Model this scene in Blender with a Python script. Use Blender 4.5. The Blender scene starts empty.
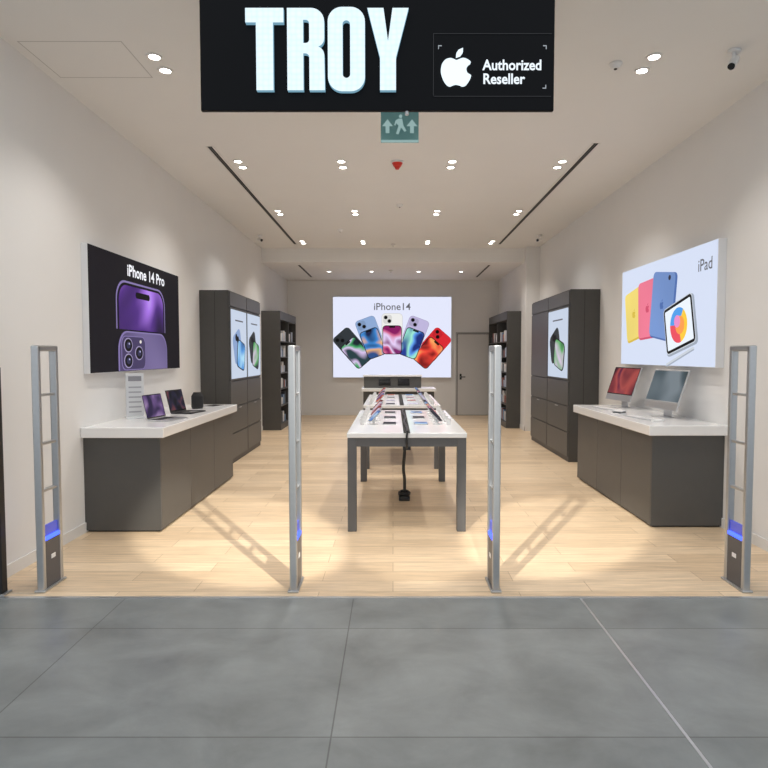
import bpy, bmesh, math, random
from mathutils import Vector, Matrix
from mathutils.geometry import tessellate_polygon
random.seed(4)
S = bpy.context.scene
C = S.collection

# ------------------------------------------------------------ materials
MATS = {}
def mat(name, col=(.8,.8,.8), rough=.5, metal=0, emit=None, es=0, trans=0, noise=0, nscale=8, coat=0, bump=0, spec=.5):
    if name in MATS: return MATS[name]
    m = bpy.data.materials.new(name); m.use_nodes = True
    nt = m.node_tree; b = nt.nodes['Principled BSDF']
    b.inputs['Base Color'].default_value = (*col, 1)
    b.inputs['Roughness'].default_value = rough
    b.inputs['Metallic'].default_value = metal
    b.inputs['Specular IOR Level'].default_value = spec
    b.inputs['Coat Weight'].default_value = coat
    b.inputs['Transmission Weight'].default_value = trans
    if emit is not None:
        b.inputs['Emission Color'].default_value = (*emit, 1)
        b.inputs['Emission Strength'].default_value = es
    if noise or bump:
        tc = nt.nodes.new('ShaderNodeTexCoord')
        n = nt.nodes.new('ShaderNodeTexNoise'); n.inputs['Scale'].default_value = nscale
        n.inputs['Detail'].default_value = 5
        nt.links.new(tc.outputs['Object'], n.inputs['Vector'])
        if noise:
            r = nt.nodes.new('ShaderNodeMapRange')
            r.inputs['To Min'].default_value = 1-noise; r.inputs['To Max'].default_value = 1+noise
            nt.links.new(n.outputs['Fac'], r.inputs['Value'])
            mx = nt.nodes.new('ShaderNodeVectorMath'); mx.operation = 'SCALE'
            mx.inputs[0].default_value = col
            nt.links.new(r.outputs['Result'], mx.inputs['Scale'])
            nt.links.new(mx.outputs['Vector'], b.inputs['Base Color'])
        if bump:
            bp = nt.nodes.new('ShaderNodeBump'); bp.inputs['Strength'].default_value = bump
            bp.inputs['Distance'].default_value = .01
            nt.links.new(n.outputs['Fac'], bp.inputs['Height'])
            nt.links.new(bp.outputs['Normal'], b.inputs['Normal'])
    MATS[name] = m
    return m

def glow(name, col, s=1.0):
    return mat(name, (0.01,0.01,0.01), .6, emit=col, es=s, spec=.1)

def swirl(name, cols, scale=3.0, dist=1.5, s=1.0):
    """printed / displayed wallpaper artwork: soft colour swirls"""
    if name in MATS: return MATS[name]
    m = bpy.data.materials.new(name); m.use_nodes = True
    nt = m.node_tree; b = nt.nodes['Principled BSDF']
    b.inputs['Base Color'].default_value = (.01,.01,.01,1); b.inputs['Specular IOR Level'].default_value = .1
    tc = nt.nodes.new('ShaderNodeTexCoord')
    n = nt.nodes.new('ShaderNodeTexNoise'); n.inputs['Scale'].default_value = scale; n.inputs['Detail'].default_value = .6
    n.inputs['Distortion'].default_value = dist
    nt.links.new(tc.outputs['Object'], n.inputs['Vector'])
    cr = nt.nodes.new('ShaderNodeValToRGB'); e = cr.color_ramp.elements
    k = len(cols)
    while len(e) < k: e.new(.5)
    for i, c in enumerate(cols):
        e[i].position = .32+.36*i/(k-1); e[i].color = (*c, 1)
    nt.links.new(n.outputs['Fac'], cr.inputs['Fac']); nt.links.new(cr.outputs[0], b.inputs['Emission Color'])
    b.inputs['Emission Strength'].default_value = s
    MATS[name] = m
    return m

def floor_mat(name, w, h, off, c1, c2, mortar, msize, org, grain, rough, offfreq=2):
    m = bpy.data.materials.new(name); m.use_nodes = True
    nt = m.node_tree; L = nt.links; b = nt.nodes['Principled BSDF']
    geo = nt.nodes.new('ShaderNodeNewGeometry')
    mp = nt.nodes.new('ShaderNodeVectorMath'); mp.operation = 'SUBTRACT'; mp.inputs[1].default_value = (*org, 0)
    L.new(geo.outputs['Position'], mp.inputs[0])
    br = nt.nodes.new('ShaderNodeTexBrick')
    br.offset = off; br.offset_frequency = offfreq; br.squash = 1
    br.inputs['Scale'].default_value = 1
    br.inputs['Brick Width'].default_value = w; br.inputs['Row Height'].default_value = h
    br.inputs['Mortar Size'].default_value = msize; br.inputs['Mortar Smooth'].default_value = .1
    br.inputs['Color1'].default_value = (*c1, 1); br.inputs['Color2'].default_value = (*c2, 1)
    br.inputs['Mortar'].default_value = (*mortar, 1)
    L.new(mp.outputs[0], br.inputs['Vector'])
    n = nt.nodes.new('ShaderNodeTexNoise'); n.inputs['Detail'].default_value = 8
    n.inputs['Roughness'].default_value = .65
    mm = nt.nodes.new('ShaderNodeMapping')
    L.new(geo.outputs['Position'], mm.inputs['Vector'])
    if grain == 'wood':
        mm.inputs['Scale'].default_value = (1.2, 20, 1); n.inputs['Scale'].default_value = 2.2; lo, hi = .68, 1.22
    else:
        mm.inputs['Scale'].default_value = (1, 1.3, 1); n.inputs['Scale'].default_value = 2.1; n.inputs['Distortion'].default_value = .35; lo, hi = .70, 1.28
    L.new(mm.outputs[0], n.inputs['Vector'])
    r = nt.nodes.new('ShaderNodeMapRange'); r.inputs['From Min'].default_value = .25; r.inputs['From Max'].default_value = .75
    r.inputs['To Min'].default_value = lo; r.inputs['To Max'].default_value = hi
    L.new(n.outputs['Fac'], r.inputs['Value'])
    sc = nt.nodes.new('ShaderNodeVectorMath'); sc.operation = 'SCALE'
    L.new(br.outputs['Color'], sc.inputs[0]); L.new(r.outputs['Result'], sc.inputs['Scale'])
    L.new(sc.outputs[0], b.inputs['Base Color'])
    r2 = nt.nodes.new('ShaderNodeMapRange'); r2.inputs['To Min'].default_value = rough-.12; r2.inputs['To Max'].default_value = rough+.16
    L.new(n.outputs['Fac'], r2.inputs['Value']); L.new(r2.outputs[0], b.inputs['Roughness'])
    bp = nt.nodes.new('ShaderNodeBump'); bp.inputs['Strength'].default_value = .25; bp.inputs['Distance'].default_value = .002
    bp.invert = True
    L.new(br.outputs['Fac'], bp.inputs['Height']); L.new(bp.outputs[0], b.inputs['Normal'])
    return m

# ------------------------------------------------------------ mesh builder
class B:
    def __init__(s): s.bm = bmesh.new(); s.mats = []
    def mi(s, m):
        if m not in s.mats: s.mats.append(m)
        return s.mats.index(m)
    def app(s, tb, m, M=None, smooth=False):
        i = s.mi(m); mp = {}
        for v in tb.verts: mp[v] = s.bm.verts.new(M @ v.co if M else v.co)
        for f in tb.faces:
            try: nf = s.bm.faces.new([mp[v] for v in f.verts])
            except ValueError: continue
            nf.material_index = i; nf.smooth = smooth
        tb.free()
    def box(s, a, b, m, bev=0, M=None, seg=2):
        tb = bmesh.new(); bmesh.ops.create_cube(tb, size=1)
        a = Vector(a); b = Vector(b); c = (a+b)/2; d = b-a
        for v in tb.verts: v.co = Vector((v.co.x*d.x, v.co.y*d.y, v.co.z*d.z))+c
        if bev: bmesh.ops.bevel(tb, geom=tb.edges[:], offset=bev, segments=seg, affect='EDGES', profile=.5)
        s.app(tb, m, M, False)
    def cyl(s, p0, p1, r, m, seg=24, r2=None, M=None):
        p0 = Vector(p0); p1 = Vector(p1); d = p1-p0
        tb = bmesh.new()
        bmesh.ops.create_cone(tb, cap_ends=True, segments=seg, radius1=r, radius2=r if r2 is None else r2, depth=d.length)
        R = Vector((0,0,1)).rotation_difference(d.normalized()).to_matrix().to_4x4()
        T = Matrix.Translation((p0+p1)/2) @ R
        if M: T = M @ T
        s.app(tb, m, T, False)
    def sph(s, c, r, m, M=None, sc=(1,1,1)):
        tb = bmesh.new(); bmesh.ops.create_uvsphere(tb, u_segments=20, v_segments=12, radius=r)
        T = Matrix.Translation(c) @ Matrix.Diagonal((*sc, 1))
        s.app(tb, m, M @ T if M else T, True)
    def shape(s, loops, M, m, z0=0, z1=0):
        pts = [p for l in loops for p in l]
        tris = tessellate_polygon([[Vector((x, y, 0)) for x, y in l] for l in loops])
        i = s.mi(m)
        top = [s.bm.verts.new(M @ Vector((x, y, z1))) for x, y in pts]
        N = (M.to_3x3() @ Vector((0,0,1)))
        for t in tris:
            try:
                f = s.bm.faces.new([top[k] for k in t]); f.material_index = i
                f.normal_update()
                if f.normal.dot(N) < 0: f.normal_flip()
            except ValueError: pass
        if abs(z1-z0) > 1e-6:
            k = 0
            for l in loops:
                n = len(l); bot = [s.bm.verts.new(M @ Vector((x, y, z0))) for x, y in l]
                for j in range(n):
                    f = s.bm.faces.new([top[k+j], top[k+(j+1)%n], bot[(j+1)%n], bot[j]]); f.material_index = i
                k += n
    def text(s, t, M, size, m, z=0.0, sx=1, align='CENTER', bold=0.0):
        cu = bpy.data.curves.new('t', 'FONT'); cu.body = t; cu.size = size; cu.align_x = align
        cu.offset = bold; cu.resolution_u = 3
        ob = bpy.data.objects.new('t', cu); C.objects.link(ob)
        me = bpy.data.meshes.new_from_object(ob)
        tb = bmesh.new(); tb.from_mesh(me)
        for v in tb.verts: v.co = Vector((v.co.x*sx, v.co.y, z))
        s.app(tb, m, M)
        bpy.data.objects.remove(ob); bpy.data.curves.remove(cu); bpy.data.meshes.remove(me)
    def done(s, name, parent=None):
        me = bpy.data.meshes.new(name)
        s.bm.to_mesh(me); s.bm.free()
        for m in s.mats: me.materials.append(m)
        ob = bpy.data.objects.new(name, me); C.objects.link(ob)
        if parent: ob.parent = parent
        return ob

def rrect(cx, cy, w, h, r, ang=0, n=5):
    out = []; a0 = math.radians(ang)
    for sx, sy, st in ((1,1,0),(-1,1,90),(-1,-1,180),(1,-1,270)):
        for k in range(n+1):
            t = math.radians(st+90*k/n)
            x = sx*(w/2-r)+r*math.cos(t); y = sy*(h/2-r)+r*math.sin(t)
            out.append((cx+x*math.cos(a0)-y*math.sin(a0), cy+x*math.sin(a0)+y*math.cos(a0)))
    return out
def circ(cx, cy, r, n=24, sx=1): return [(cx+sx*r*math.cos(2*math.pi*k/n), cy+r*math.sin(2*math.pi*k/n)) for k in range(n)]
def catmull(P, sub=5):
    out = []; n = len(P)
    for i in range(n):
        p0, p1, p2, p3 = P[i-1], P[i], P[(i+1)%n], P[(i+2)%n]
        for k in range(sub):
            t = k/sub
            out.append(tuple(.5*((2*p1[j])+(-p0[j]+p2[j])*t+(2*p0[j]-5*p1[j]+4*p2[j]-p3[j])*t*t+(-p0[j]+3*p1[j]-3*p2[j]+p3[j])*t**3) for j in (0,1)))
    return out
def frame(o, x, y, z):
    return Matrix(((x[0],y[0],z[0],o[0]),(x[1],y[1],z[1],o[1]),(x[2],y[2],z[2],o[2]),(0,0,0,1)))
def FL(o): return frame(o, (0,1,0), (0,0,1), (1,0,0))     # on left wall, faces +X
def FR(o): return frame(o, (0,-1,0), (0,0,1), (-1,0,0))   # on right wall, faces -X
def FB(o): return frame(o, (1,0,0), (0,0,1), (0,-1,0))    # faces the entrance

APPLE = catmull([(0,.62),(.22,.70),(.48,.76),(.78,.64),(.93,.48),(.74,.30),(.65,.05),(.73,-.2),(.96,-.36),(.85,-.64),(.64,-.92),(.42,-1.0),(.2,-.92),(0,-.88),(-.2,-.92),(-.42,-1.0),(-.65,-.87),(-.88,-.5),(-1.0,-.05),(-.95,.35),(-.72,.65),(-.42,.75),(-.2,.70)])
LEAF = [(-.02,.84),(.0,1.08),(.14,1.28),(.42,1.4),(.42,1.16),(.26,.94)]
def apple(b, M, cx, cy, s, m, z0, z1):
    b.shape([[(cx+x*s, cy+y*s) for x, y in APPLE]], M, m, z0, z1)
    b.shape([[(cx+x*s, cy+y*s) for x, y in LEAF]], M, m, z0, z1)

# ------------------------------------------------------------ common materials
wall_m = mat('wall_paint', (.77,.765,.755), .75, noise=.02, nscale=3, bump=.03)
ceil_m = mat('ceiling_paint', (.79,.785,.77), .8, noise=.02, nscale=2)
trim_m = mat('trim_white', (.76,.75,.73), .45, noise=.02)
dark = mat('charcoal_laminate', (.066,.064,.061), .5, noise=.08, nscale=14)
dark2 = mat('charcoal_panel_front', (.080,.078,.075), .42, noise=.06, nscale=10)
seam = mat('dark_seam', (.012,.012,.012), .8)
topw = mat('white_solid_surface', (.84,.84,.84), .22, noise=.01, coat=.3)
steel = mat('brushed_steel', (.50,.51,.52), .34, .85, noise=.06, nscale=40)
steeld = mat('gate_base_plastic', (.10,.10,.11), .4, .3, noise=.05)
black = mat('black_plastic', (.012,.012,.013), .35, noise=.05)
blackm = mat('black_sign_panel', (.004,.0045,.006), .5, noise=.1, nscale=5, spec=.12)
whitep = mat('white_plastic', (.8,.8,.8), .4, noise=.01)
alum = mat('aluminium_silver', (.62,.63,.65), .3, .8, noise=.02)
glassb = mat('screen_black_glass', (.01,.01,.012), .08, noise=.02)
tablem = mat('table_grey_frame', (.105,.105,.108), .45, noise=.05)
blue_led = glow('blue_led', (.05,.1,1.0), 3.0)
lamp_e = glow('downlight_lens', (1,.95,.88), 18)

XL, XR, YF, YB, ZC, ZR = -2.78, 3.06, 3.9, 15.9, 3.85, 3.56
XR2 = 2.78; YS = 12.6

# ------------------------------------------------------------ room shell
wood = floor_mat('oak_plank_floor', 1.35, .19, .37, (.64,.48,.315), (.78,.61,.42), (.40,.28,.17), .0022, (0,0), 'wood', .34)
tile = floor_mat('grey_stone_tile', 1.5, 1.0, 0, (.195,.208,.206), (.228,.238,.234), (.11,.113,.112), .0035, (-.26,.44), 'stone', .33)
b = B(); b.box((XL-.2, YF, -.1), (XR+.2, YB+.2, 0), wood); b.done('floor')
b = B(); b.box((-9, -5, -.1), (9, YF-.03, 0), tile)
b.box((1.227, -5, -.02), (1.241, YF-.03, .0015), alum); b.done('floor_mall')
b = B(); b.box((XL-.2, YF-.03, -.1), (XR+.2, YF, .004), alum); b.done('trim_threshold')
b = B(); b.box((XL-.2, YF, 0), (XL, YB, 4.1), wall_m); b.done('wall_left')
b = B(); b.box((XR, YF, 0), (XR+.2, YS, 4.1), wall_m); b.done('wall_right')
b = B(); b.box((XR2, YS, 0), (XR+.2, YB, 4.1), wall_m); b.done('wall_rear_right')
b = B(); b.box((XL-.2, YB, 0), (XR+.4, YB+.2, 4.1), wall_m); b.done('wall_back')
b = B(); b.box((-9, YF-.15, 0), (XL-.0, YF, 5.5), wall_m); b.done('wall_front_left')
b = B(); b.box((XR, YF-.15, 0), (9, YF, 5.5), wall_m); b.done('wall_front_right')
b = B(); b.box((XL, YF-.15, 3.87), (XR, YF, 5.5), wall_m); b.done('wall_front_header')
YD = 12.8
b = B(); b.box((XL, YF, ZC), (XR, YD, ZC+.2), ceil_m)
hg = mat('hatch_gap', (.50,.49,.48), .8)
for (x0,y0,x1,y1) in ((-2.70,4.42,-1.95,4.427),(-2.70,4.98,-1.95,4.987),(-2.70,4.42,-2.693,4.98),(-1.957,4.42,-1.95,4.98)):
    b.box((x0,y0,ZC-.001),(x1,y1,ZC+.01), hg)
b.done('ceiling')
b = B(); b.box((XL, YD, ZR), (XR, YB, ZC+.2), ceil_m); b.done('ceiling_rear')
b = B()
b.box((XL, YF+.02, 0), (XL+.012, YB, .09), trim_m); b.done('baseboard_left')
b = B(); b.box((XR-.012, YF+.02, 0), (XR, YS, .09), trim_m); b.box((XR2-.012, YS-.012, 0), (XR2, YB, .09), trim_m)
b.box((XR2-.012, YS-.012, 0), (XR, YS, .09), trim_m); b.done('baseboard_right')
b = B(); b.box((XL, YB-.012, 0), (1.66, YB, .09), trim_m); b.box((2.6, YB-.012, 0), (XR2, YB, .09), trim_m); b.done('baseboard_back')

def slot(x, y0, y1, z):
    b = B(); z -= .001
    b.box((x-.045, y0, z-.006), (x-.025, y1, z), trim_m); b.box((x+.025, y0, z-.006), (x+.045, y1, z), trim_m)
    b.box((x-.025, y0, z-.003), (x+.025, y1, z), seam); b.box((x-.003, y0, z-.006), (x+.003, y1, z), mat('slot_blade', (.12,.12,.12), .5))
    b.done('air_slot_diffuser')
slot(-1.98, 6.6, 12.3, ZC); slot(2.16, 6.5, 12.3, ZC); slot(-2.05, 13.2, 15.2, ZR); slot(2.1, 13.2, 15.2, ZR)

# back door
b = B()
DX0, DX1, DZ = 1.70, 2.54, 2.16; YW = YB-.001
dm = mat('door_paint', (.60,.59,.575), .5, noise=.02)
dj = mat('door_jamb_grey', (.38,.375,.365), .5, noise=.02)
b.box((DX0-.04, YB-.035, 0), (DX0, YW, DZ+.04), dj, .004); b.box((DX1, YB-.035, 0), (DX1+.04, YW, DZ+.04), dj, .004)
b.box((DX0, YB-.035, DZ), (DX1, YW, DZ+.04), dj, .004)
b.box((DX0+.012, YB-.018, .010), (DX1-.012, YW, DZ-.012), dm, .003)
b.box((DX0, YB-.004, 0), (DX1, YB-.002, DZ), seam)
b.cyl((DX0+.09, YB-.018, 1.02), (DX0+.09, YB-.07, 1.02), .012, steel); b.cyl((DX0+.09, YB-.065, 1.02), (DX0+.21, YB-.065, 1.02), .012, seam)
b.box((DX0+.065, YB-.024, .95), (DX0+.115, YB-.018, 1.1), seam, .003)
b.done('door_1')

# ------------------------------------------------------------ store sign
b = B(); SY = 3.72; k = SY/613.5
def sp(x, y): return ((x-393)*k, 1.6+(355-y)*k*1.0)
x0, z0 = sp(200.5, 110.5); x1, _ = sp(554, 0)
SZ1 = 3.98
b.box((x0, SY, z0), (x1, SY+.029, SZ1), blackm, .004)
M = FB((0, SY, 0))
le = bpy.data.materials.new('letter_backlit_acrylic'); le.use_nodes = True; nt = le.node_tree; bs = nt.nodes['Principled BSDF']
tc = nt.nodes.new('ShaderNodeTexCoord'); vo = nt.nodes.new('ShaderNodeTexVoronoi'); vo.inputs['Scale'].default_value = 30
vo.inputs['Randomness'].default_value = .2
nt.links.new(tc.outputs['Object'], vo.inputs['Vector'])
cr = nt.nodes.new('ShaderNodeValToRGB'); cr.color_ramp.elements[0].color = (.86,.96,1,1); cr.color_ramp.elements[0].position = .1
cr.color_ramp.elements[1].color = (.66,.84,.94,1); cr.color_ramp.elements[1].position = .8
nt.links.new(vo.outputs['Distance'], cr.inputs['Fac']); nt.links.new(cr.outputs[0], bs.inputs['Emission Color'])
bs.inputs['Emission Strength'].default_value = 1.12; bs.inputs['Base Color'].default_value = (.02,.02,.02,1)
halo = glow('letter_halo_return', (.25,.50,.66), .7)
def arc(cx, cy, r, a0, a1, n=6): return [(cx+r*math.cos(math.radians(a0+(a1-a0)*i/n)), cy+r*math.sin(math.radians(a0+(a1-a0)*i/n))) for i in range(n+1)]
T = [[(0,80),(38,80),(38,66),(27.5,66),(27.5,0),(10.5,0),(10.5,66),(0,66)]]
R = [[(0,0),(0,80)]+arc(24,67,13,90,0)+arc(28,51,9,0,-70)+arc(28,34,9,70,0)+[(37.5,0),(22,0)]+arc(18,32,4,0,90)+[(16,36),(16,0)],
     [(16,46)]+arc(18.5,49.5,3.5,-90,0)+arc(18.5,65,3.5,0,90)+[(16,68.5)]]
O = [rrect(18.5,40,37,82,14,0,8), rrect(18.5,40,7.5,56,3.7,0,5)]
Y = [[(0,80),(16,80),(20.5,48),(25,80),(41,80),(28.5,32),(28.5,0),(12.5,0),(12.5,32)]]
k2 = (SY-.03)/613.5
for L_, ox in ((T,246),(R,287.5),(O,328),(Y,367.5)):
    loops = [[((ox+x-393)*k2, 1.6+(355-90.5+y)*k2) for x, y in l] for l in L_]
    b.shape(loops, M, halo, 0, .0295)
    b.shape(loops, M, le, .0295, .0300)
ax, az = sp(456, 72)
apple(b, M, ax, az, 15.2*k, glow('logo_white', (.8,.93,1), 1.2), 0, .02)
tw = glow('sign_text_white', (.85,.93,1), 1.1)
for t, yy in (('Authorized', 71), ('Reseller', 84.5)):
    tx, tz = sp(482.5, yy)
    b.text(t, M @ Matrix.Translation((tx, tz, 0)), 14.3*k, tw, .004, .90, 'LEFT', .0020)
def brk(x, y, dx, dy):
    X, Z = sp(x, y)
    for (w, h) in ((dx*3.5*k, dy*.7*k), (dx*.7*k, dy*3.5*k)):
        b.box((min(X, X+w), SY-.004, min(Z, Z-h)), (max(X, X+w), SY, max(Z, Z-h)), glow('sign_bracket', (.45,.5,.55), .8))
brk(438, 47, 1, 1); brk(546, 47, -1, 1); brk(546, 89, -1, -1)
sx0, sz0 = sp(433, 97); sx1, sz1 = sp(551, 36)
for (p, q) in (((sx0,SY-.003,sz0),(sx1,SY,sz0+.004)),((sx0,SY-.003,sz1),(sx1,SY,sz1+.004)),((sx0,SY-.003,sz0),(sx0+.004,SY,sz1))):
    b.box(p, q, mat('sign_panel_edge', (.015,.015,.018), .4))
b.cyl(((407-393)*k, SY+.015, z0-.02), ((407-393)*k, SY+.015, z0), .012, steel, 16)
b.done('store_sign')

# exit sign
b = B(); ey = 5.0
em = mat('exit_sign_glass', (.12,.20,.20), .2, emit=(.06,.17,.17), es=.45)
ew = glow('exit_sign_pictogram', (.38,.56,.55), .75)
ex0, ex1, ez0, ez1 = -.1, .21, 3.335, 3.585
b.box((ex0, ey-.006, ez0), (ex1, ey+.006, ez1), em, .003)
b.box((ex0, ey-.02, ez1), (ex1, ey+.02, ez1+.035), alum, .004)
for xx in (ex0+.05, ex1-.05): b.cyl((xx, ey, ez1+.03), (xx, ey, ZC-.001), .006, alum, 12)
M = FB((0, ey-.0065, 0))
b.box((ex0, ey-.008, ez0), (ex1, ey-.006, ez0+.02), ew)
def arrow(cx, cz, s): return [[(cx, cz+s), (cx+s*.8, cz), (cx+s*.28, cz), (cx+s*.28, cz-s), (cx-s*.28, cz-s), (cx-s*.28, cz), (cx-s*.8, cz)]]
b.shape(arrow(-.045, 3.465, .055), M, ew, 0, .001); b.shape(arrow(.155, 3.465, .055), M, ew, 0, .001)
b.shape([circ(.062, 3.545, .014)], M, ew, 0, .001)
b.shape([[(.045,3.525),(.075,3.525),(.085,3.47),(.11,3.43),(.095,3.42),(.065,3.455),(.045,3.40),(.025,3.405),(.045,3.47),(.025,3.49),(.02,3.47),(.01,3.475),(.02,3.51)]], M, ew, 0, .001)
b.done('exit_sign')

# ------------------------------------------------------------ downlights
LC = (1,.95,.89)
def downlight(x, y, z, watt, pair=True, ang=120):
    b = B(); z -= .001
    ys = (y-.11, y+.11) if pair else (y,)
    for yy in ys:
        ring_o = circ(x, yy, .060); ring_i = circ(x, yy, .042)
        Md = frame((0,0,z), (1,0,0), (0,-1,0), (0,0,-1))
        b.shape([[(a, -c) for a, c in ring_o], [(a, -c) for a, c in ring_i]], Md, trim_m, 0, .008)
        b.cyl((x, yy, z-.003), (x, yy, z), .041, lamp_e, 20)
    ob = b.done('recessed_spotlight')
    for yy in ys:
        l = bpy.data.lights.new('lamp', 'SPOT'); l.energy = watt; l.spot_size = math.radians(ang); l.spot_blend = .8
        l.shadow_soft_size = .05; l.color = LC
        lo = bpy.data.objects.new('lamp', l); C.objects.link(lo); lo.location = (x, yy, z-.02); lo.parent = ob
W = 46
for yy in (4.75, 7.2, 9.6, 12.1):
    for xx in (-1.80, -.60, .69, 1.97): downlight(xx, yy, ZC, W)
for xx in (-1.5, -.5, .6, 1.6): downlight(xx, 14.2, ZR, W*.8, False)

b = B(); redm = mat('red_alarm_plastic', (.65,.03,.015), .35, noise=.02); zc = ZC-.001
b.cyl((.05,7.1,zc-.02),(.05,7.1,zc), .075, whitep, 28); b.cyl((.05,7.1,zc-.055),(.05,7.1,zc-.02), .045, redm, 28, .062)
b.cyl((.05,7.1,zc-.09),(.05,7.1,zc-.055), .02, redm, 20, .04); b.done('fire_alarm_sounder')
for (x, y, z) in ((1.72,4.75,ZC),(.1,9.1,ZC),(-.0,12.3,ZC),(-.05,14.0,ZR),(-.95,10.9,ZC)):
    z -= .001
    b = B(); b.cyl((x,y,z-.015),(x,y,z),.05,whitep,24); b.cyl((x,y,z-.04),(x,y,z-.015),.03,whitep,24,.045)
    b.cyl((x,y,z-.045),(x,y,z-.04),.012,seam,16); b.done('smoke_detector')
def seccam(x, y, z, tx, ty):
    z -= .001
    b = B(); b.cyl((x,y,z-.02),(x,y,z),.045,whitep,24); b.cyl((x,y,z-.07),(x,y,z-.02),.013,whitep,12)
    d = Vector((tx-x, ty-y, -1.2)).normalized(); p = Vector((x,y,z-.085))
    b.cyl(p-d*.05, p+d*.07, .03, whitep, 24); b.cyl(p+d*.07, p+d*.074, .025, glassb, 24)
    b.sph(p-d*.05, .03, whitep); b.done('security_camera')
seccam(2.52, 4.55, ZC, 1.6, 3.6); seccam(-2.5, 11.4, ZC, 0, 8); seccam(2.75, 11.4, ZC, 0, 8)

# ------------------------------------------------------------ wall light boxes
lbedge = mat('lightbox_aluminium_edge', (.75,.76,.78), .4, .2)
bk = glow('advert_black2', (.002,.002,.003), 1)
b = B(); PY0, PY1, PZ0, PZ1 = 5.39, 7.66, 1.43, 2.60; PX = -2.72
b.box((XL+.001, PY0, PZ0), (PX-.002, PY1, PZ1), lbedge, .003)
W_, H_ = PY1-PY0, PZ1-PZ0; M = FL((PX, PY0, PZ0))
b.shape([rrect(W_/2, H_/2, W_-.012, H_-.012, .004)], M, glow('advert_black', (.006,.005,.009), 1), -.002, .0005)
b.text('iPhone 14 Pro', M @ Matrix.Translation((1.29, .985, 0)), .165, glow('advert_white', (.95,.95,1), 1), .003, 1.05, 'CENTER', .004)
pframe = glow('phone_purple_frame', (.24,.19,.42), 1)
pback = swirl('phone_purple_back', [(.05,.035,.10),(.13,.10,.24),(.20,.16,.34)], .8, .2)
pswirl = swirl('phone_purple_wallpaper', [(.008,.004,.02),(.08,.025,.22),(.40,.18,.80),(.85,.70,1),(.20,.08,.45)], .9, .9)
def toprr(cx, y0, y1, w, r, n=8):
    return [(cx-w/2, y0), (cx+w/2, y0)]+arc(cx+w/2-r, y1-r, r, 0, 90, n)+arc(cx-w/2+r, y1-r, r, 90, 180, n)
cx = 1.16
b.shape([toprr(cx, .43, .925, 1.26, .20)], M, pframe, 0, .002)
b.shape([toprr(cx, .43, .905, 1.22, .19)], M, bk, 0, .003)
b.shape([toprr(cx, .43, .88, 1.15, .17)], M, pswirl, 0, .004)
b.shape([rrect(cx, .80, .36, .065, .032)], M, bk, 0, .007)
b.shape([toprr(cx+.03, .01, .415, 1.26, .20)], M, pframe, 0, .008)
b.shape([toprr(cx+.03, .01, .40, 1.23, .19)], M, pback, 0, .009)
b.shape([rrect(cx-.26, .19, .58, .35, .09)], M, pframe, 0, .011)
b.shape([rrect(cx-.26, .19, .56, .335, .085)], M, glow('phone_bump_dark', (.06,.045,.12), 1), 0, .012)
for (ux, uy) in ((-.40,.27),(-.40,.11),(-.14,.19)):
    b.shape([circ(cx+ux, uy, .075, 24, 1.35)], M, glow('lens_ring', (.35,.30,.50), 1), 0, .014); b.shape([circ(cx+ux, uy, .064, 24, 1.35)], M, bk, 0, .015)
    b.shape([circ(cx+ux, uy, .034, 24, 1.35)], M, glow('lens_inner', (.03,.03,.08), 1), 0, .016)
    b.shape([circ(cx+ux+.015, uy+.015, .010, 12, 1.35)], M, glow('lens_glint', (.5,.5,.8), 1), 0, .017)
b.shape([circ(cx-.10, .31, .018, 16, 1.35)], M, glow('lens_flash', (.8,.75,.7), 1), 0, .014)
b.done('lightbox_advert')

b = B(); QY0, QY1, QZ0, QZ1 = 5.55, 7.85, 1.48, 2.67; QX = 2.98
b.box((QX+.002, QY0, QZ0), (XR-.001, QY1, QZ1), lbedge, .003)
W_, H_ = QY1-QY0, QZ1-QZ0; M = FR((QX, QY1, QZ0))
b.shape([rrect(W_/2, H_/2, W_-.012, H_-.012, .004)], M, glow('advert_pale_blue', (.68,.75,.92), 1), -.002, .0005)
b.text('iPad', M @ Matrix.Translation((2.08, .93, 0)), .165, glow('advert_grey_text', (.12,.12,.14), 1), .003, 1.0, 'CENTER', .001)
cols = [((.70,.50,.06),(.88,.70,.18)), ((.65,.08,.16),(.86,.20,.30)), ((.08,.16,.42),(.18,.30,.62))]
for i, (cx, cy, w, h, an) in enumerate(((.40,.62,.52,.62,10),(.80,.66,.54,.68,3),(1.18,.67,.56,.74,-8))):
    e, f = cols[i]
    b.shape([rrect(cx+.02, cy-.012, w, h, .06, an)], M, glow('tablet_edge_%d'%i, e, 1), 0, .002+.003*i)
    b.shape([rrect(cx, cy, w-.02, h-.02, .06, an)], M, swirl('tablet_back_%d'%i, [tuple(c*.85 for c in f), f, tuple(min(1,c*1.15) for c in f)], .7, .1), 0, .003+.003*i)
    b.shape([circ(cx+w*.32, cy+h*.38, .028)], M, glow('tablet_lens', (.03,.03,.05), 1), 0, .004+.003*i)
    apple(b, M, cx, cy, .045, glow('tablet_edge_%d'%i, e, 1), 0, .004+.003*i)
an = 13; cx, cy = 1.60, .43
b.shape([rrect(cx+.01, cy-.012, .65, .52, .05, an)], M, glow('tablet_silver', (.35,.40,.48), 1), 0, .013)
b.shape([rrect(cx, cy, .64, .51, .05, an)], M, glow('tablet_silver2', (.6,.65,.72), 1), 0, .014)
b.shape([rrect(cx, cy, .62, .49, .045, an)], M, bk, 0, .015)
b.shape([rrect(cx, cy, .56, .43, .012, an)], M, glow('tablet_screen_white', (.85,.92,1), 1), 0, .016)
b.shape([circ(cx, cy, .185)], M, glow('tb_y', (1,.62,.05), 1), 0, .017)
def pie(a0, a1, r): return [[(cx,cy)]+[(cx+r*math.cos(math.radians(a)), cy+r*math.sin(math.radians(a))) for a in range(a0,a1+1,10)]]
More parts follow.
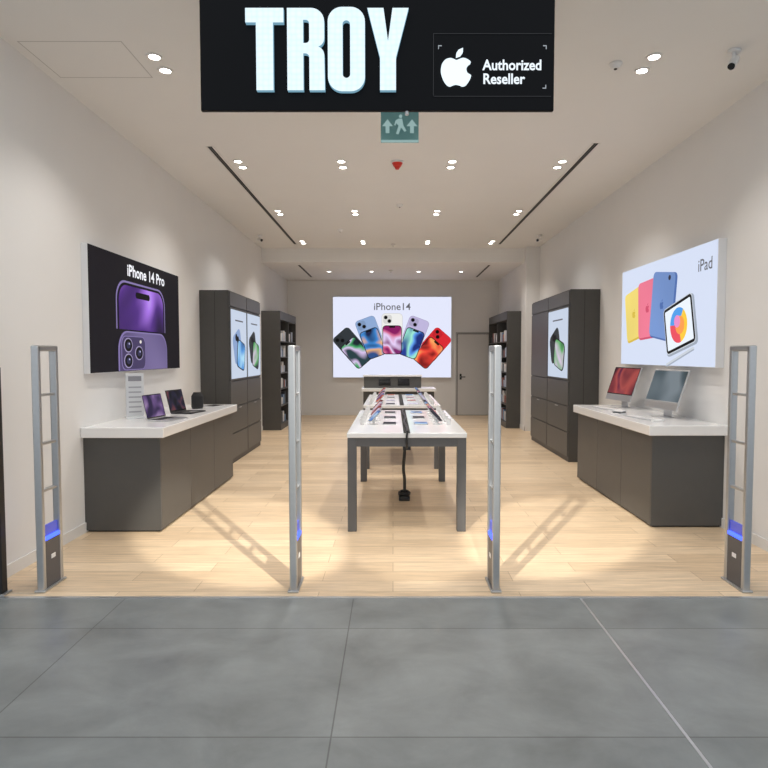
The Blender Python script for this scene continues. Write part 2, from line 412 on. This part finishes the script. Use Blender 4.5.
b.shape(pie(60,180,.185), M, glow('tb_b', (.08,.35,.85), 1), 0, .018)
b.shape(pie(180,290,.185), M, glow('tb_r', (.85,.08,.12), 1), 0, .018)
b.shape([circ(cx+.03, cy+.0, .095)], M, glow('tb_o', (1,.35,.08), 1), 0, .0185)
b.shape([circ(cx-.03, cy+.04, .065)], M, glow('tb_p', (.85,.28,.6), 1), 0, .019)
b.shape([rrect(1.62, .10, .60, .026, .012, 17)], M, glow('tablet_silver2', (.6,.65,.72), 1), 0, .014)
b.shape([rrect(1.62, .085, .60, .006, .002, 17)], M, glow('tablet_silver', (.35,.40,.48), 1), 0, .015)
b.done('lightbox_advert')

def phones_advert(b, M, s):
    backs = [(.030,.038,.045),(.27,.40,.66),(.86,.86,.84),(.52,.47,.72),(.70,.02,.03)]
    scr = [[(.01,.02,.03),(.06,.40,.14),(.70,.55,.85),(.02,.05,.06)],[(.01,.02,.08),(.05,.25,.65),(.85,.45,.20),(.03,.08,.25)],[(.25,.01,.12),(.70,.15,.30),(.80,.65,.95),(.2,.02,.15)],
           [(.01,.03,.20),(.10,.30,.85),(.35,.85,.65),(.02,.05,.3)],[(.20,.01,.01),(.85,.06,.04),(1,.40,.12),(.35,.01,.05)]]
    zz = .002
    for i in (0,4,1,3,2):
        a = (2-i)*20.5
        ra = math.radians(a); px, py = 0, -15
        def loc(cx, cy, u, v): return ((cx+u*math.cos(ra)-v*math.sin(ra))*s, (cy+u*math.sin(ra)+v*math.cos(ra))*s)
        cx, cy = px-math.sin(ra)*65, py+math.cos(ra)*64
        b.shape([rrect(cx*s, cy*s, 21*s, 31*s, 3.8*s, a)], M, glow('phone_edge_%d'%i, tuple(c*.7 for c in backs[i]), 1), 0, zz)
        b.shape([rrect(cx*s, cy*s, 20.2*s, 30.2*s, 3.5*s, a)], M, glow('phone_back_%d'%i, backs[i], 1), 0, zz+.0006)
        x, y = loc(cx, cy, -4.6, 9.6)
        b.shape([rrect(x, y, 8.8*s, 8.8*s, 2.6*s, a)], M, glow('phone_bump_%d'%i, tuple(c*.78 for c in backs[i]), 1), 0, zz+.001)
        for d in (-1.8, 1.8):
            x, y = loc(cx, cy, -4.6+d, 9.6-d); b.shape([circ(x, y, 1.85*s, 16)], M, bk, 0, zz+.002)
        cx, cy = px-math.sin(ra)*55, py+math.cos(ra)*53
        b.shape([rrect(cx*s, cy*s, 19.4*s, 29*s, 3.5*s, a)], M, bk, 0, zz+.003)
        b.shape([rrect(cx*s, cy*s, 18*s, 27.5*s, 2.9*s, a)], M, swirl('phone_wall_%d'%i, scr[i], 1.9, .9), 0, zz+.004)
        x, y = loc(cx, cy, 0, 12.9); b.shape([rrect(x, y, 6*s, 1.6*s, .7*s, a)], M, bk, 0, zz+.005)
        zz += .007
b = B(); RX0, RX1, RZ0, RZ1 = -1.585, 1.54, 1.0, 3.13
RY = YB-.08
b.box((RX0, RY+.002, RZ0), (RX1, YB-.001, RZ1), lbedge, .003)
M = FB(((RX0+RX1)/2, RY, RZ0))
H_ = RZ1-RZ0
b.shape([rrect(0, H_/2, RX1-RX0-.02, H_-.02, .004)], M, glow('advert_lilac_white', (.74,.77,.93), 1.05), -.002, .0005)
b.text('iPhone14', M @ Matrix.Translation((0, 1.78, 0)), .26, glow('advert_grey_text', (.12,.12,.14), 1), .003, 1.0, 'CENTER', .002)
phones_advert(b, M, .0262)
b.done('lightbox_advert')

# ------------------------------------------------------------ cabinets
def lit_panel(b, M, w, h, kind):
    b.shape([rrect(w/2, h/2, w, h, .01)], M, glow('cabinet_lightbox', (.60,.68,.82), .95), 0, .004)
    pals = [[(.01,.02,.03),(.10,.40,.12),(.75,.55,.8)], [(.02,.04,.10),(.08,.30,.70),(.4,.7,.9)], [(.5,.45,.7),(.7,.5,.9),(.9,.8,1)]]
    bc = [(.03,.035,.04),(.25,.36,.60),(.5,.45,.7)]
    b.shape([rrect(w*.38, h*.47, w*.50, h*.44, w*.1, 22)], M, glow('cab_back_%d'%kind, bc[kind%3], 1), 0, .006)
    b.shape([circ(w*.30, h*.60, w*.06)], M, bk, 0, .007); b.shape([circ(w*.40, h*.57, w*.06)], M, bk, 0, .007)
    b.shape([rrect(w*.60, h*.34, w*.52, h*.42, w*.1, -12)], M, bk, 0, .008)
    b.shape([rrect(w*.60, h*.34, w*.46, h*.39, w*.08, -12)], M, swirl('cab_wall_%d'%kind, pals[kind%3], 2.0, 1), 0, .009)
    b.shape([rrect(w*.5, h*.85, w*.5, h*.02, .004)], M, glow('advert_grey_text', (.12,.12,.14), 1), 0, .006)

def cabinet_closed(xw, xf, y0, y1, H, left, bays):
    b = B(); s = 1 if left else -1
    xw += s*.001
    bx = xf - s*.02
    b.box((min(xw,bx), y0, .0), (max(xw,bx), y1, H), dark, .004)
    midx = (xw+xf)/2
    b.box((midx-.003, y0-.001, .02), (midx+.003, y0+.004, H-.02), seam)
    n = len(bays); L = (y1-y0)/n
    def fb(ya, yb, za, zb, m, off=0):
        b.box((min(bx, xf+s*off), ya, za), (max(bx, xf+s*off), yb, zb), m, .003)
    for i, kind in enumerate(bays):
        a = y0+i*L+.012; c = y0+(i+1)*L-.012
        fb(a, c, H-.22, H-.02, dark2)
        if kind is not None:
            fb(a, c, 1.22, H-.235, dark, -.004)
            if left: Mx = FL((xf, a+.03, 1.25)) 
            else: Mx = FR((xf, c-.03, 1.25))
            lit_panel(b, Mx, c-a-.06, H-.235-1.25-.03, kind)
        else:
            fb(a, c, 1.22, H-.235, dark2)
        for (za, zb) in ((.08,.44),(.455,.83),(.845,1.205)):
            fb(a, c, za, zb, dark2)
        b.box((min(xf,xf+s*.012), (a+c)/2-.07, .80), (max(xf,xf+s*.012), (a+c)/2+.07, .812), steel)
    return b.done('display_cabinet')
cabinet_closed(XL, -2.34, 8.65, 10.62, 2.53, True, [1, 0])
cabinet_closed(XR, 2.60, 8.9, 11.3, 2.57, False, [0, None])

def cabinet_open(xw, xf, y0, y1, H, left):
    b = B(); t = .03; s = 1 if left else -1; xw += s*.001
    lo, hi = min(xw, xf), max(xw, xf)
    b.box((lo, y0, 0), (hi, y0+t, H), dark, .003); b.box((lo, y1-t, 0), (hi, y1, H), dark, .003)
    ym = (y0+y1)/2
    b.box((lo, ym-t/2, .1), (hi, ym+t/2, H-.1), dark)
    b.box((lo, y0+t, H-.18), (hi, y1-t, H), dark); b.box((lo, y0+t, 0), (hi, y1-t, .12), dark)
    bx = xw+s*.02
    b.box((min(xw,bx), y0+t, .12), (max(xw,bx), y1-t, H-.18), black)
    cols = [(.8,.8,.8),(.08,.09,.1),(.55,.6,.7),(.75,.72,.7),(.3,.12,.1),(.2,.3,.45)]
    for z in [.12,.52,.88,1.22,1.56,1.90]:
        if z > .12: b.box((lo, y0+t, z-.02), (hi, y1-t, z), dark)
        y = y0+t+.05
        while y < y1-t-.15:
            w = random.uniform(.08,.16)
            if abs(y+w/2-ym) > w/2+.04:
                h = random.uniform(.14,.26); c = random.randrange(6)
                xa = xf-s*.06; xb = xf-s*.16
                b.box((min(xa,xb), y, z), (max(xa,xb), y+w, z+h), mat('product_box_%d'%c, cols[c], .5, noise=.02), .003)
            y += w+random.uniform(.02,.08)
    return b.done('display_shelf_unit')
cabinet_open(XL, -2.38, 12.7, 14.75, 2.53, True)
cabinet_open(XR2, 2.47, 13.05, 15.5, 2.55, False)

# ------------------------------------------------------------ wall counters
def counter(xw, xf, y0, y1, left):
    b = B(); s = 1 if left else -1; xw += s*.001
    lo, hi = min(xw, xf), max(xw, xf)
    pf = xf-s*.03
    b.box((min(xw,pf), y0+.03, 0), (max(xw,pf), y1-.03, .06), seam)
    cf = xf-s*.018
    b.box((min(xw,cf), y0+.018, .025), (max(xw,cf), y1, .862), dark, .003)
    b.box((lo, y0, .015), (hi, y0+.018, .862), dark2, .003)
    n = 3; L = (y1-y0)/n
    for i in range(n):
        b.box((min(cf,xf), y0+i*L+(.02 if i == 0 else .0025), .02), (max(cf,xf), y0+(i+1)*L-.0025, .855), dark2, .003)
    sf = xf+s*.05
    b.box((min(xw,sf), y0-.05, .862), (max(xw,sf), y1+.05, .955), topw, .008, seg=3)
    return b.done('display_counter')
counter(XL, -2.09, 5.35, 7.78, True)
counter(XR, 2.39, 5.50, 7.72, False)
CT = .955

def RotZ(x, y, z, deg): return Matrix.Translation((x, y, z)) @ Matrix.Rotation(math.radians(deg), 4, 'Z')
def laptop(x, y, deg, body, wall, w=.34):
    b = B(); M = RotZ(x, y, CT+.0005, deg)
    b.box((-w/2, -.12, 0), (w/2, .12, .014), body, .004, M)
    b.box((-w/2+.02, -.01, .014), (w/2-.02, .095, .0148), black, 0, M)
    for r in range(4):
        for c in range(11):
            kx = -w/2+.025+c*(w-.05)/11
            b.box((kx, .0+r*.022, .0148), (kx+(w-.05)/11-.004, .018+r*.022, .0165), mat('laptop_key', (.03,.03,.032), .5), 0, M)
    b.box((-.05, -.10, .014), (.05, -.03, .0145), alum, 0, M)
    LM = M @ Matrix.Translation((0, .122, .012)) @ Matrix.Rotation(math.radians(-14), 4, 'X')
    b.box((-w/2, -.0035, 0), (w/2, .0035, .25), body, .003, LM)
    F = LM @ frame((0, -.0036, 0), (1,0,0), (0,0,1), (0,-1,0))
    b.shape([rrect(0, .127, w-.01, .235, .008)], F, glassb, 0, .0005)
    b.shape([rrect(0, .129, w-.024, .217, .004)], F, wall, 0, .001)
    b.done('laptop')
laptop(-2.24, 5.95, 80, alum, swirl('laptop_wallpaper_violet', [(.03,.02,.07),(.16,.09,.26),(.40,.28,.48)], 5, 1.2, .8))
laptop(-2.29, 6.70, 80, mat('laptop_dark', (.05,.05,.055), .4, .6), swirl('laptop_wallpaper_dark', [(.004,.004,.008),(.02,.02,.05),(.16,.05,.06)], 5, 1.5, .8))
b = B(); fab = mat('speaker_fabric', (.02,.02,.022), .9, noise=.3, nscale=150, bump=.5)
b.cyl((-2.36,7.22,CT),(-2.36,7.22,CT+.02),.06,black,28,.07); b.cyl((-2.36,7.22,CT+.02),(-2.36,7.22,CT+.15),.07,fab,32); b.cyl((-2.36,7.22,CT+.15),(-2.36,7.22,CT+.195),.07,fab,32,.045)
b.cyl((-2.36,7.22,CT+.195),(-2.36,7.22,CT+.198),.044,glassb,28); b.done('smart_speaker')
b = B(); M = RotZ(-2.26, 7.55, CT, 70)
b.box((-.12,-.085,0),(.12,.085,.008), alum, .003, M); b.box((-.11,-.078,.008),(.11,.078,.0085), glassb, 0, M); b.done('tablet')
b = B()
M = RotZ(-2.63, 6.10, CT, 32)
b.box((-.09,-.07,0),(.09,.07,.02), mat('acrylic_stand', (.82,.84,.86), .15, noise=.01), .004, M); b.box((-.085,-.012,.02),(.085,.012,.46), mat('acrylic_panel', (.66,.67,.69), .2, noise=.02), .004, M)
for i in range(6): b.box((-.06,-.0145,.06+i*.05),(.06,-.012,.075+i*.05), mat('leaflet_print', (.36,.37,.40), .6), 0, M)
b.box((-.062,-.0150,.38),(.062,-.012,.43), mat('leaflet_head', (.25,.25,.28), .6), 0, M)
b.done('brochure_stand')

def desktop(x, y, deg, body, wall, bezel, w=.60):
    b = B(); M = RotZ(x, y, CT, deg)
    b.box((-.085,-.09,0),(.085,.085,.006), body, .002, M)
    b.box((-.07,.058,.004),(.07,.068,.24), body, .003, M)
    b.box((-.03,.03,.20),(.03,.066,.235), body, .003, M)
    LM = M @ Matrix.Translation((0, -.035, .085)) @ Matrix.Rotation(math.radians(-19), 4, 'X')
    b.box((-w/2,-.007,0),(w/2,.007,.43), body, .005, LM)
    F = LM @ frame((0,-.0073,0),(1,0,0),(0,0,1),(0,-1,0))
    b.shape([rrect(0,.252,w-.008,.348,.008)], F, bezel, 0, .0005)
    b.shape([rrect(0,.252,w-.030,.326,.003)], F, wall, 0, .001)
    return b.done('desktop_computer')
desktop(2.80, 6.22, -82, alum, swirl('desktop_wallpaper_grey', [(.04,.06,.07),(.08,.11,.13),(.20,.24,.27)], 2.0, .8, .9), mat('desktop_bezel', (.45,.45,.46), .25))
desktop(2.80, 7.38, -82, alum, swirl('desktop_wallpaper_red', [(.05,.005,.02),(.22,.03,.04),(.45,.08,.07),(.12,.01,.05)], 2.5, 1.2, .85), glassb)
for (x, y, d) in ((2.56, 6.12, -82), (2.57, 7.20, -82)):
    b = B(); M = RotZ(x-.03, y, CT, d)
    b.box((-.21,-.055,0),(.21,.055,.009), alum, .003, M)
    for r in range(5):
        for c in range(14):
            kx = -.2+c*.0286
            b.box((kx,-.048+r*.0195,.009),(kx+.025,-.032+r*.0195,.012), whitep, 0, M)
    b.done('keyboard')
    b = B(); M = RotZ(x-.0, y-.34, CT, d); b.box((-.028,-.055,0),(.028,.055,.02), whitep, .009, M, 3)
    b.done('computer_mouse')
b = B()
for i in range(3):
    M = RotZ(2.47+.012*i, 6.55+.01*i, CT, -60+8*i); b.box((-.045,-.06,.012*i),(.045,.06,.012*(i+1)), whitep if i != 1 else glassb, .002, M)
b.done('leaflet_stack')

# ------------------------------------------------------------ display tables
def table(x0, x1, y0, y1):
    b = B(); H = .90
    b.box((x0, y0, .855), (x1, y1, H), topw, .006, seg=3)
    ap = .012
    b.box((x0+ap, y0+ap, .775), (x1-ap, y0+.04, .855), tablem); b.box((x0+ap, y1-.04, .775), (x1-ap, y1-ap, .855), tablem)
    b.box((x0+ap, y0+.04, .775), (x0+.04, y1-.04, .855), tablem); b.box((x1-.04, y0+.04, .775), (x1-ap, y1-.04, .855), tablem)
    for xx in (x0+.005, x1-.085):
        for yy in (y0+.005, y1-.085): b.box((xx, yy, 0), (xx+.08, yy+.08, .855), tablem, .004)
    xm = (x0+x1)/2
    b.box((xm-.035, y0+.04, .74), (xm+.035, y1-.04, .775), black)
    b.box((xm-.03, y0+.0, H), (xm+.03, y1, H+.004), seam)
    return b.done('display_table')
TX0, TX1 = -.415, .665; xm = (TX0+TX1)/2; TY = 5.36
table(TX0, TX1, TY, 7.60); table(TX0, TX1, 8.35, 10.6)
def tube(name, pts, r, m):
    cu = bpy.data.curves.new(name, 'CURVE'); cu.dimensions = '3D'; cu.bevel_depth = r; cu.bevel_resolution = 3
    sp_ = cu.splines.new('NURBS'); sp_.points.add(len(pts)-1); sp_.use_endpoint_u = True; sp_.order_u = 3
    for p, q in zip(sp_.points, pts): p.co = (*q, 1)
    cu.materials.append(m); o = bpy.data.objects.new(name, cu); C.objects.link(o); return o
root = bpy.data.objects.new('power_cable', None); C.objects.link(root)
o = tube('cable_run', [(xm, 6.6, .76), (xm+.01, 6.58, .55), (xm-.015, 6.6, .35), (xm+.01, 6.6, .2), (xm, 6.6, .06)], .018, black); o.parent = root
o = tube('cable_coil', [(xm+.06*math.cos(t*.7), 6.6+.08*math.sin(t*.7), .07+.012*math.sin(t)) for t in range(0, 24)], .012, black); o.parent = root
b = B(); b.box((xm-.06, 6.5, 0), (xm+.06, 6.7, .05), black, .008); b.cyl((xm,6.6,.04),(xm,6.6,.075),.03,black,20); b.done('socket_block', root)
o = tube('cable_top', [(xm+.012*math.sin(i*1.3), TY-.02+i*.22, .912+.004*(i%2)) for i in range(11)], .011, black); o.parent = root
o = tube('cable_drop', [(xm, TY+.03, .914), (xm+.005, TY-.015, .915), (xm-.004, TY-.02, .86), (xm, TY-.015, .78), (xm, TY+.01, .765)], .010, black); o.parent = root

def display_phones(y0, y1, n, seedv):
    rr = random.Random(seedv); b = B(); H = .9005
    pcols = [swirl('demo_scr_0', [(.15,.02,.08),(.55,.20,.32),(.8,.5,.5)], 9, 1, .8), swirl('demo_scr_1', [(.03,.06,.2),(.15,.3,.7),(.5,.7,.9)], 9, 1, .8), swirl('demo_scr_2', [(.3,.25,.4),(.6,.55,.7),(.9,.8,.9)], 9, 1, .8), swirl('demo_scr_3', [(.2,.02,.02),(.65,.12,.10),(.9,.5,.3)], 9, 1, .8), glow('demo_scr_4', (.03,.03,.05), .8)]
    for i in range(n):
        y = y0+(y1-y0)*i/(n-1)
        for sx, x in ((-1, xm-.33), (1, xm+.33)):
            M = RotZ(x, y, H, sx*62)
            b.box((-.04,-.045,0),(.04,.045,.008), whitep, .003, M)
            b.box((-.012,.0,.008),(.012,.015,.07), alum, .002, M)
            LM = M @ Matrix.Translation((0,-.035,.03)) @ Matrix.Rotation(math.radians(-48), 4, 'X')
            b.box((-.039,-.004,0),(.039,.004,.155), alum, .003, LM)
            F = LM @ frame((0,-.0043,0),(1,0,0),(0,0,1),(0,-1,0))
            b.shape([rrect(0,.0775,.074,.149,.01)], F, glassb, 0, .0004)
            b.shape([rrect(0,.0775,.068,.142,.008)], F, pcols[rr.randrange(5)], 0, .0008)
            b.box((-.05,-.10,0),(.05,-.095,.06), whitep, .001, M @ Matrix.Translation((0,-.02,0)))
            if i % 2 == 0:
                M2 = RotZ(x-sx*.17, y+.05, H, 0)
                b.box((-.07,-.1,.0),(.07,.1,.007), alum, .002, M2); b.box((-.064,-.094,.007),(.064,.094,.0076), pcols[rr.randrange(5)], 0, M2)
    return b.done('display_phones')
display_phones(6.05, 7.5, 6, 3); display_phones(8.5, 10.4, 7, 9)

# cash desk at the rear
b = B()
b.box((-.62, 12.5, 0), (.86, 13.1, .84), dark, .004); b.box((-.66, 12.45, .84), (.90, 13.15, .90), topw, .006)
b.box((-.62, 12.75, .90), (.60, 13.1, 1.14), dark2, .004); b.box((-.64, 12.73, 1.14), (.62, 13.12, 1.17), topw, .004)
for xx in (-.25, .12, .49): b.box((xx-.003, 12.497, .05), (xx+.003, 12.502, .82), seam)
b.box((-.3,12.742,.95),(-.05,12.75,1.10), glassb); b.box((.1,12.742,.95),(.35,12.75,1.10), glassb)
b.done('cash_desk')

# ------------------------------------------------------------ anti-theft gates
def gate(x, y0, y1, H=1.665):
    b = B(); w = .050; pw = .040; h = w/2
    for (ya, yb) in ((y0, y0+pw), (y1-pw, y1)):
        b.box((x-h, ya, .0), (x+h, yb, H), steel, .012, seg=4)
    b.box((x-h, y0+.01, H-.04), (x+h, y1-.01, H), steel, .009, seg=3)
    for z in (1.33, 1.0, .68): b.box((x-h*.6, y0+.03, z-.009), (x+h*.6, y1-.03, z+.009), steel, .004)
    b.box((x-h+.003, y0+pw-.002, .01), (x+h-.003, y1-pw+.002, .34), steeld, .004, seg=2)
    b.box((x-h+.001, y0+pw, .34), (x+h-.001, y1-pw, .365), blue_led, .003)
    b.box((x-h*.4, y0+pw, .365), (x+h*.4, y1-pw, .44), mat('gate_blue_acrylic', (.10,.12,.4), .3, emit=(.02,.05,.8), es=.3), .004)
    b.box((x-h-.012, y0-.01, 0), (x+h+.012, y1+.01, .015), steel, .004)
    b.box((x+h-.0035, y0+.10, .20), (x+h-.0015, y0+.15, .23), whitep); b.box((x-h+.0015, y0+.10, .20), (x-h+.0035, y0+.15, .23), whitep)
    return b.done('antitheft_gate')
gate(-2.375, 3.97, 4.22); gate(-.672, 3.97, 4.22); gate(.695, 3.97, 4.22); gate(2.385, 3.97, 4.22)
b = B(); b.box((-2.66, 3.92, 0), (-2.60, 3.98, 1.52), black, .006); b.box((-2.68,3.905,0),(-2.58,3.995,.012), steel, .003); b.done('barrier_post')

# ------------------------------------------------------------ light
w = bpy.data.worlds.new('mall_daylight'); S.world = w; w.use_nodes = True
bg = w.node_tree.nodes['Background']; bg.inputs['Color'].default_value = (.90,.95,1,1); bg.inputs['Strength'].default_value = .90
def daylight_standin(loc, tgt, e, ang, blend=.35, size=.05):  # added, unseen spots standing in for daylight patches on the wood floor
    l = bpy.data.lights.new('daylight_standin_spot', 'SPOT'); l.energy = e; l.spot_size = math.radians(ang); l.spot_blend = blend
    l.shadow_soft_size = size; l.color = (1,.94,.82)
    o = bpy.data.objects.new('daylight_standin_spot', l); C.objects.link(o); o.location = loc
    o.rotation_euler = (Vector(tgt)-Vector(loc)).to_track_quat('-Z', 'Y').to_euler()
daylight_standin((2.2, -.5, 4.6), (-1.35, 5.25, 0), 3000, 13)
daylight_standin((-1.8, -.5, 4.6), (1.45, 5.35, 0), 2600, 12)
daylight_standin((.6, -1.5, 4.6), (.2, 5.0, 0), 1300, 9)

# ------------------------------------------------------------ camera
cd = bpy.data.cameras.new('camera'); cd.sensor_width = 36; cd.lens = 600/768*36; cd.shift_x = -9/768
cam = bpy.data.objects.new('camera', cd); C.objects.link(cam)
cam.location = (0,0,1.6); cam.rotation_euler = (math.radians(90-2.77), 0, 0)
S.camera = cam
S.view_settings.view_transform = 'Standard'
S.view_settings.look = 'None'
